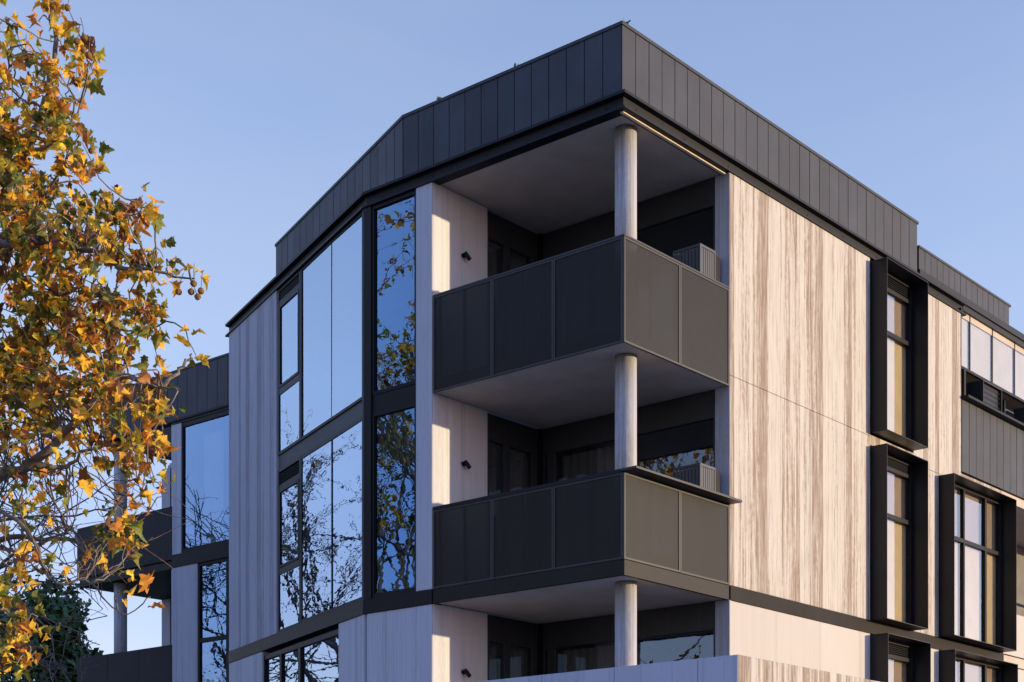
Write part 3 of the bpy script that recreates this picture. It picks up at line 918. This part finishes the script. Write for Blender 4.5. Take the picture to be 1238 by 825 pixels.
M['seed'] = plain('seed_ball', (.19, .105, .035), 0.95, 0.4, 90.0)

HALF = [(.17, -.07), (.47, .00), (.37, .13), (.47, .20), (.74, .42), (.52, .44), (.30, .50), (.36, .66), (.21, .70), (.13, .88)]
OUTL = [(0, 0)] + HALF + [(0, 1.06)] + [(-x, y) for x, y in reversed(HALF)]
NL = len(OUTL)
TONES = [((.84, .47, .03), .34), ((.68, .27, .025), .19), ((.42, .16, .03), .14), ((.20, .08, .03), .10), ((.22, .21, .03), .10), ((.70, .52, .04), .13)]
def tone(rng, green):
    if rng.random() < green:
        c = rng.choice([(.14, .17, .02), (.20, .20, .02), (.10, .13, .02)])
    else:
        r = rng.random(); c = TONES[0][0]
        for cc, w in TONES:
            if r < w: c = cc; break
            r -= w
    k = rng.uniform(.75, 1.25)
    return tuple(min(1, v * k) for v in c)

class Leaves:
    def __init__(s): s.v = []; s.f = []; s.c = []
    def leaf(s, base, tipdir, nrm, size, col, rng, curl):
        y = tipdir.normalized()
        x = y.cross(nrm)
        if x.length < 1e-3: x = y.orthogonal()
        x.normalize(); z = x.cross(y)
        fold = rng.uniform(-.1, .55) + curl * .35
        bend = rng.uniform(-.2, .5) + curl * .8
        tw = rng.uniform(-.5, .5)
        wx = rng.uniform(.85, 1.1)
        b = len(s.v)
        wob1, wob2 = rng.uniform(0, 6), rng.uniform(6, 13)
        pts = [(0, .36)] + [(x_ * .52, .36 + (y_ - .36) * .52) for x_, y_ in OUTL] + OUTL
        for px, py in pts:
            w = px * wx
            zz = fold * abs(w) * (1 + .4 * math.sin(py * 9 + tw * 6)) - bend * (py - .3) ** 2 + tw * w * (py - .2) + .07 * math.sin(py * wob2 + px * 9 + wob1)
            # strongly curled leaves roll their sides up
            w *= 1 - min(.55, curl * .5) * abs(px)
            p = base + (x * w + y * py + z * zz) * size
            s.v.append((p.x, p.y, p.z))
        for i in range(NL):
            k = (i + 1) % NL
            s.f.append((b, b + 1 + i, b + 1 + k)); s.f.append((b + 1 + i, b + 1 + NL + i, b + 1 + NL + k, b + 1 + k)); s.c += [col, col]
    def build(s, name, mat, parent):
        me = bpy.data.meshes.new(name)
        me.from_pydata(s.v, [], s.f)
        me.materials.append(mat)
        ca = me.color_attributes.new('tone', 'FLOAT_COLOR', 'CORNER')
        buf = []
        for p, c in zip(me.polygons, s.c):
            buf += list(c + (1.0,)) * p.loop_total
        ca.data.foreach_set('color', buf)
        me.polygons.foreach_set('use_smooth', [True] * len(me.polygons))
        o = bpy.data.objects.new(name, me); COL.objects.link(o)
        if parent: o.parent = parent
        return o

def curve(pts, sub, rng, jit):
    """smooth polyline through control points with a little wander"""
    P = [Vector(p) for p in pts]
    out = []
    for i in range(len(P) - 1):
        p0, p1, p2, p3 = P[max(i - 1, 0)], P[i], P[i + 1], P[min(i + 2, len(P) - 1)]
        for k in range(sub):
            t = k / sub
            q = 0.5 * ((2 * p1) + (p2 - p0) * t + (2 * p0 - 5 * p1 + 4 * p2 - p3) * t * t + (3 * p1 - p0 - 3 * p2 + p3) * t ** 3)
            if 0 < k or i: q = q + Vector((rng.gauss(0, jit), rng.gauss(0, jit), rng.gauss(0, jit)))
            out.append(q)
    out.append(P[-1])
    return out

def rv(rng, up=0.0):
    v = Vector((rng.gauss(0, 1), rng.gauss(0, 1), rng.gauss(0, 1) + up))
    return v.normalized()

def leaf_spray(L, W, q, d, rng, size, green, curlp, droop=0.35):
    """one leaf on its stalk at q"""
    st = (rv(rng) + d * .6 + Vector((0, 0, .1))).normalized() * rng.uniform(.04, .09)
    e = q + st
    tip = (rv(rng) * .8 + st.normalized() * .7 + Vector((0, 0, -droop))).normalized()
    nr = (rv(rng) + Vector((0.15, -.35, .5))).normalized()
    curl = rng.uniform(.6, 1.5) if rng.random() < curlp else rng.uniform(-.1, .35)
    L.leaf(e, tip, nr, size * rng.uniform(.5, 1.2) * (0.85 if curl > .6 else 1), tone(rng, green), rng, curl)

def at(px, py, d):
    X = (px - PX0) / F_PX * d
    return Vector((CAMX + SX * X + SD * d, CAMY - SD * X + SX * d, EYE + (PY0 - py) / F_PX * d))

# ---- the big plane tree at the left, in the low sun
rng = random.Random(21)
base = at(-190, 1055, 12.2); base.z = 0
T = empty('plane_tree', base, 'large plane tree with gold and rust leaves and hanging seed balls at left edge', 'tree')
wood = MB(); Lf = Leaves()
fork = at(-185, 720, 12.2)
trunk = MB()
trunk.tube([base + Vector((0, 0, -.05)), base + Vector((.02, 0, .5)), base.lerp(fork, .5) + Vector((.06, .04, 0)), fork], [.30, .23, .20, .18], 14)
limbs = [   # control points (px, py, depth), start radius
    ([(-185, 720, 12.2), (-150, 560, 12.1), (-110, 400, 12.0), (-60, 290, 11.9), (0, 240, 11.8), (28, 185, 11.8), (55, 125, 11.7), (66, 60, 11.7), (62, 12, 11.7)], .085),
    ([(-110, 400, 12.0), (-40, 310, 11.4), (30, 293, 11.2), (90, 297, 11.1), (150, 322, 11.0), (196, 330, 11.0), (236, 337, 11.0)], .040),
    ([(-150, 560, 12.1), (-80, 520, 12.4), (-10, 440, 12.4), (50, 420, 12.3), (110, 395, 12.2), (160, 400, 12.2)], .05),
    ([(-185, 720, 12.2), (-110, 640, 11.8), (-30, 590, 11.5), (40, 560, 11.3), (100, 500, 11.2), (150, 455, 11.1), (195, 470, 11.0), (222, 440, 11.0), (232, 428, 11.0)], .055),
    ([(-185, 720, 12.2), (-100, 680, 12.6), (-20, 655, 12.7), (50, 650, 12.6), (105, 655, 12.4), (150, 600, 12.3)], .045),
    ([(40, 560, 11.3), (80, 565, 11.4), (120, 535, 11.5), (180, 540, 11.4), (196, 520, 11.4)], .022),
    ([(-60, 290, 11.9), (-20, 150, 12.2), (-6, 60, 12.3), (-10, -60, 12.4)], .05),
    ([(-20, 150, 12.2), (5, 100, 12.1), (14, 50, 12.1), (16, 30, 12.1)], .015),
    ([(28, 185, 11.8), (70, 172, 11.6), (98, 125, 11.6), (110, 80, 11.6)], .017),
    ([(55, 125, 11.7), (20, 120, 11.9), (15, 70, 12.0)], .012),
    ([(-60, 290, 11.9), (10, 300, 12.0), (60, 230, 11.9), (90, 170, 11.8), (100, 160, 11.8)], .022),
    ([(-10, 440, 12.4), (60, 370, 12.0), (100, 350, 11.9), (150, 372, 11.8), (185, 395, 11.8)], .024),
    ([(-30, 590, 11.5), (30, 640, 11.2), (60, 700, 11.2), (110, 705, 11.2), (150, 742, 11.2), (182, 722, 11.2)], .018),
    ([(-20, 655, 12.7), (30, 670, 12.4), (85, 640, 12.3), (120, 690, 12.3)], .016),
    ([(-185, 720, 12.2), (-120, 760, 11.4), (-50, 745, 11.2), (0, 735, 11.1), (30, 750, 11.1)], .04),
    ([(-120, 760, 11.4), (-60, 800, 11.2), (0, 810, 11.1), (40, 790, 11.1)], .022),
    ([(105, 655, 12.4), (150, 640, 12.3), (185, 610, 12.3), (200, 590, 12.3)], .010),
    ([(100, 297, 11.1), (130, 270, 11.1), (160, 262, 11.1), (182, 248, 11.0)], .010),
    ([(-150, 560, 12.1), (-240, 380, 12.5), (-330, 180, 12.8), (-380, -60, 13.0)], .07),
    ([(-110, 400, 12.0), (-130, 200, 12.0), (-120, -20, 12.0), (-130, -250, 12.0)], .07),
    ([(-185, 720, 12.2), (-300, 640, 11.8), (-420, 540, 11.5), (-520, 470, 11.3)], .07),
    ([(-60, 290, 11.9), (-40, 60, 11.5), (-30, -120, 11.4), (-20, -260, 11.4)], .05),
]
nodes = []
for cp, r0 in limbs:
    pts = curve([at(*c) for c in cp], 5, rng, .012)
    n = len(pts)
    rad = [max(.0045, r0 * (1 - .88 * (i / (n - 1)) ** .8)) for i in range(n)]
    wood.tube(pts, rad, 6)
    nodes += [(p, i / (n - 1), cp) for i, p in enumerate(pts)]
    for q_ in (pts[-1], pts[-1], pts[-3]):
        leaf_spray(Lf, wood, q_, (pts[-1] - pts[-2]).normalized(), rng, .125, .15, .6)
# twigs grow from the nearest limb into leaf masses: (px, py, depth, rx px, ry px, twigs, leaves per twig, green share)
masses = [
    (60, 12, 11.7, 22, 26, 5, 5, .10), (75, 75, 11.7, 36, 26, 9, 6, .1), (16, 62, 12.1, 20, 30, 5, 4, .3),
    (4, 110, 12.1, 14, 30, 4, 4, .1), (62, 112, 11.7, 42, 30, 12, 6, .2), (40, 165, 11.8, 55, 34, 16, 7, .25),
    (14, 220, 11.8, 40, 40, 18, 7, .25), (75, 215, 11.8, 40, 30, 10, 6, .2), (104, 170, 11.8, 14, 18, 3, 4, .4),
    (60, 270, 11.5, 70, 30, 20, 7, .35), (110, 262, 11.1, 40, 26, 9, 6, .4), (165, 255, 11.0, 22, 14, 4, 4, .05),
    (30, 330, 11.6, 60, 42, 26, 8, .25), (105, 310, 11.2, 60, 28, 18, 7, .2), (170, 318, 11.0, 30, 18, 7, 5, .1), (205, 318, 11.0, 12, 16, 3, 3, .05),
    (25, 400, 12.0, 60, 50, 30, 8, .2), (100, 385, 11.9, 60, 40, 24, 7, .3), (160, 375, 11.8, 36, 26, 10, 6, .35), (186, 398, 11.8, 16, 16, 4, 4, .5),
    (20, 475, 12.0, 60, 45, 30, 8, .12), (90, 460, 11.5, 60, 44, 25, 7, .2), (150, 445, 11.2, 44, 34, 14, 6, .2), (232, 426, 11.0, 8, 6, 1, 2, 0),
    (30, 535, 11.6, 60, 34, 17, 6, .2), (105, 520, 11.3, 52, 34, 14, 5, .2), (165, 500, 11.1, 36, 34, 10, 5, .15), (188, 540, 11.4, 20, 24, 5, 4, .15),
    (175, 590, 11.4, 24, 20, 4, 3, .4), (135, 560, 11.4, 36, 22, 7, 4, .15), (60, 585, 11.5, 60, 22, 7, 3, .15), (20, 600, 11.5, 40, 24, 5, 4, .3),
    (140, 655, 12.2, 26, 22, 7, 5, .6), (155, 640, 12.2, 30, 16, 6, 4, .1), (60, 650, 12.5, 60, 30, 4, 2, .3), (100, 705, 11.3, 60, 26, 3, 2, .2),
    (10, 715, 11.1, 26, 24, 8, 5, .1), (25, 775, 11.1, 30, 34, 8, 5, .2), (5, 800, 11.1, 28, 30, 9, 6, .3), (-60, 760, 11.2, 50, 50, 14, 6, .2),
    (-60, 480, 12.0, 60, 90, 40, 7, .25), (-70, 300, 12.0, 60, 100, 40, 7, .25), (-50, 120, 12.0, 45, 100, 30, 7, .25), (-60, -60, 12.0, 80, 80, 40, 7, .25),
    (-180, 380, 12.2, 90, 160, 60, 7, .3), (-300, 250, 12.6, 110, 150, 60, 7, .3), (-180, 60, 12.2, 90, 140, 60, 7, .25), (-130, -220, 12.0, 120, 100, 50, 7, .2),
    (-420, 480, 11.6, 110, 110, 50, 7, .3), (-370, -20, 12.9, 90, 110, 40, 7, .25), (-260, 620, 11.8, 90, 80, 30, 6, .3),
]
ball_spots = []
for px, py, dd, rx, ry, nt, nl, gr in masses:
    for k in range(nt):
        a = rng.uniform(0, 2 * math.pi); q = math.sqrt(rng.random())
        tgt = at(px + rx * q * math.cos(a), py + ry * q * math.sin(a), dd + rng.gauss(0, .35 if px > 80 else .55))
        near = min(nodes, key=lambda nd: (nd[0] - tgt).length + (.25 if nd[1] < .3 else 0))[0]
        v = tgt - near
        if v.length > 0.75 and px > -20: continue
        if v.length > 1.4:
            near = tgt - v.normalized() * 1.0
            v = tgt - near
        side = rv(rng, .3) * v.length * .25
        pts = curve([near, near + v * .45 + side + Vector((0, 0, .06)), tgt], 4, rng, .010)
        n = len(pts)
        wood.tube(pts, [.0075 * (1 - .6 * i / (n - 1)) for i in range(n)], 4, cap=False)
        for j in range(nl + (2 if nl > 4 and px < 60 and py < 480 else 0)):
            t = rng.uniform(.35, 1.0) ** .7
            f = t * (n - 1); i = min(int(f), n - 2)
            qn = pts[i].lerp(pts[i + 1], f - i)
            leaf_spray(Lf, wood, qn, (pts[i + 1] - pts[i]).normalized(), rng, .104, gr * 1.15, .8)
        if rng.random() < .10 and -20 < px:
            ball_spots.append(tgt)
# bare hanging twigs under the crown
for k in range(46):
    px, py = rng.uniform(-20, 190), rng.uniform(560, 690)
    p = at(px, py, rng.uniform(11.2, 12.4))
    near = min(nodes, key=lambda nd: (nd[0] - p).length)[0]
    if (p - near).length > 1.0: continue
    end = p + Vector((rng.uniform(-.1, .3), rng.uniform(-.3, .1), rng.uniform(-.35, .25)))
    pts = curve([near, near.lerp(p, .6) + Vector((0, 0, -.04)), p, end], 5, rng, .004)
    wood.tube(pts, [.0055 - .0038 * i / (len(pts) - 1) for i in range(len(pts))], 4, cap=False)
    if rng.random() < .3: leaf_spray(Lf, wood, end, Vector((0, 0, -1)), rng, .13, .2, .7)
tr = trunk.build('trunk', M['bark'], T, smooth=True)
br = wood.build('branches', M['bark'], T, smooth=True)
cr = Lf.build('crown', M['leaf'], T)
for o in (tr, br, cr): o.matrix_parent_inverse = Matrix.Translation(-base)
# seed balls on long stalks
for px, py in ((216, 353), (231, 353), (234, 343), (243, 352), (239, 359), (102, 46), (93, 50), (107, 67), (94, 200), (171, 305), (165, 281), (50, 306), (63, 340), (95, 376), (98, 384), (138, 392), (20, 395), (12, 300), (75, 440), (128, 430), (140, 520), (186, 530), (60, 500), (30, 560)):
    ball_spots.append(at(px, py, 11.0 if px > 80 else 11.5))
ico = bmesh.new(); bmesh.ops.create_icosphere(ico, subdivisions=2, radius=.024)
for v in ico.verts: v.co *= 1 + rng.uniform(-.06, .06)
ball_me = bpy.data.meshes.new('seed_ball'); ico.to_mesh(ball_me); ico.free()
st = MB(); st.tube([(0, 0, .02), (.006, .003, .07), (0, 0, .13)], .0025, 4)
bmx = bmesh.new(); bmx.from_mesh(ball_me)
off = len(bmx.verts)
vs_ = [bmx.verts.new(p) for p in st.v]
for f in st.f: bmx.faces.new([vs_[i] for i in f])
bmx.to_mesh(ball_me); bmx.free()
ball_me.materials.append(M['seed'])
for p in ball_spots[:70]:
    b = bpy.data.objects.new('seed_ball', ball_me); COL.objects.link(b)
    b.parent = T; b.matrix_parent_inverse = Matrix.Translation(-base)
    b.location = p; b.rotation_euler = (rng.uniform(-.3, .3), rng.uniform(-.3, .3), rng.uniform(0, 6))

# ---- other plane trees of the street: outside the frame, seen mirrored in the windows
def street_tree(loc, h, leaves, seed, label, spread=1.0, size=.2, twig=.006):
    rng = random.Random(seed)
    loc = Vector(loc)
    T = empty('plane_tree', loc, label, 'tree', 'plane trees along the street')
    wood = MB(); Lf = Leaves(); tips = []
    def grow(p, d, r, length, lev):
        n = 5
        pts = [p]
        for i in range(n):
            d = (d + rv(rng) * .24 + Vector((0, 0, .05 if lev < 3 else -.02))).normalized()
            pts.append(pts[-1] + d * length / n)
        wood.tube(pts, [max(r * (1 - .45 * i / n), twig * 1.2) for i in range(n + 1)], 6 if lev < 3 else 4, cap=False)
        if lev >= 5:
            tips.append((pts, d)); return
        k = 3 if lev < 1 else rng.choice((3, 3, 4))
        for j in range(k):
            nd = (d * .75 + rv(rng, .15) * (.75 * spread)).normalized()
            f = rng.uniform(.55, 1.0) if j else 1.0
            i = min(int(f * n), n)
            grow(pts[i], nd, r * .56, length * rng.uniform(.60, .80), lev + 1)
    tr = MB(); tr.tube([(0, 0, -.05), (.02, 0, .6), (.05, .02, h * .2)], [.30, .22, .19], 12)
    for j in range(4):
        a = j * 1.6 + rng.uniform(-.4, .4)
        grow(Vector((.05, .02, h * .2)), Vector((math.cos(a) * .5, math.sin(a) * .5, 1)).normalized(), .12, h * .29, 1)
    for pts, d in tips:
        for j in range(leaves if leaves >= 1 else (1 if rng.random() < leaves else 0)):
            q = rng.choice(pts)
            leaf_spray(Lf, wood, q, d, rng, size, .2, .5)
        for j in range(2):
            q = rng.choice(pts)
            e = q + rv(rng, -.1) * rng.uniform(.25, .6)
            wood.tube([q, q.lerp(e, .5) + rv(rng) * .05, e], [twig, twig * .8, twig * .5], 3, cap=False)
    tr.build('trunk', M['bark'], T, smooth=True)
    wood.build('branches', M['bark'], T, smooth=True)
    Lf.build('crown', M['leaf'], T)
street_tree((-9.8, 14.6, 0), 18.5, 13, 3, 'leafy plane tree outside the frame, mirrored in the narrow left window', .85, .16)
street_tree((-0.9, 21.0, 0), 16.0, .3, 11, 'almost bare plane tree outside the frame, its branches mirrored in the chamfer windows', 1.0, .16, .0085)
street_tree((-9.5, 27.0, 0), 12.5, 3, 19, 'orange plane tree further up the street, mirrored low in the chamfer windows', 1.1)

# ---- dark green trees behind, at the lower left
def green_tree(loc, h, rx, seed, label, count):
    rng = random.Random(seed)
    T = empty('green_tree', loc, label, 'tree', 'dark trees beyond the building')
    tr = MB(); tr.tube([(0, 0, -.1), (.05, 0, h * .3), (0, .1, h * .62)], [.25, .18, .08], 8)
    lobes = []
    for i in range(26):
        a = rng.uniform(0, 6.28); e = rng.uniform(-.5, 1.0)
        c = Vector((math.cos(a) * rx * .62 * math.sqrt(1 - min(.9, abs(e)) ** 2) * rng.uniform(.4, 1.1), math.sin(a) * rx * .62 * rng.uniform(.3, 1), h * .66 + e * h * .27))
        lobes.append((c, rng.uniform(.45, 1.0) * rx * .36))
        tr.tube([(0, 0, h * .35), (c.x * .4, c.y * .4, h * .35 + (c.z - h * .35) * .6), tuple(c)], [.07, .045, .015], 5, cap=False)
    L = Leaves()
    for i in range(count):
        c, r = rng.choice(lobes)
        d = rv(rng, .2); p = c + d * r * rng.uniform(.55, 1.12) ** .8
        s = rng.uniform(.09, .17)
        x = rv(rng); y = d.cross(x)
        if y.length < .01: continue
        y.normalize(); x = (x + d * .3).normalized()
        b = len(L.v)
        for u, w in ((-1, 0), (0, -.45), (1, 0), (0, .45)):
            q = p + x * u * s + y * w * s * 1.4
            L.v.append((q.x, q.y, q.z))
        k = rng.uniform(.5, 1.3)
        L.f.append((b, b + 1, b + 2, b + 3)); L.c.append((.055 * k, .098 * k, .022 * k))
    tr.build('trunk', M['bark'], T, smooth=True)
    L.build('crown', M['green'], T)
g0 = at(28, 1055, 50); g0.z = 0
green_tree(g0, 10.6, 3.4, 5, 'dark green leafy tree at the lower left behind the orange leaves, the taller of two', 15000)
g1 = at(100, 1055, 53); g1.z = 0
green_tree(g1, 9.4, 2.0, 9, 'small dark green tree right against the wing, lower than its neighbour', 8000)

# ---- weeds on the roof edge
def weed(loc, h, seed, label):
    rng = random.Random(seed)
    T = MB()
    L = Leaves()
    for i in range(7):
        d = (rv(rng) * .7 + Vector((0, 0, 1))).normalized()
        e = d * h * rng.uniform(.5, 1)
        T.tube([(0, 0, -.01), tuple(e * .5 + rv(rng) * .01), tuple(e)], [.004, .003, .002], 4)
        for k in range(3):
            q = e * rng.uniform(.4, 1)
            u = rv(rng) * .035; w = rv(rng) * .02
            T.add([tuple(q), tuple(q + u + w), tuple(q + u * 2), tuple(q + u - w)], [(0, 1, 2, 3)], 1)
    o = T.build('roof_weed', [M['bark'], M['weed']])
    o.location = loc
    tag(o, label, 'weed', 'weeds on the roof edge')
M['weed'] = plain('weed_green', (.10, .11, .05), .8, .3, 20)
weed((0.25, 0.14, 13.31), .17, 1, 'scruffy weed growing on the parapet right by the roof corner')
weed((0.10, 2.05, 13.31), .07, 2, 'tiny weed sprouting midway along the left parapet edge')
weed((0.10, 3.55, 13.31), .06, 4, 'tiny weed sprouting near the bend of the left parapet')
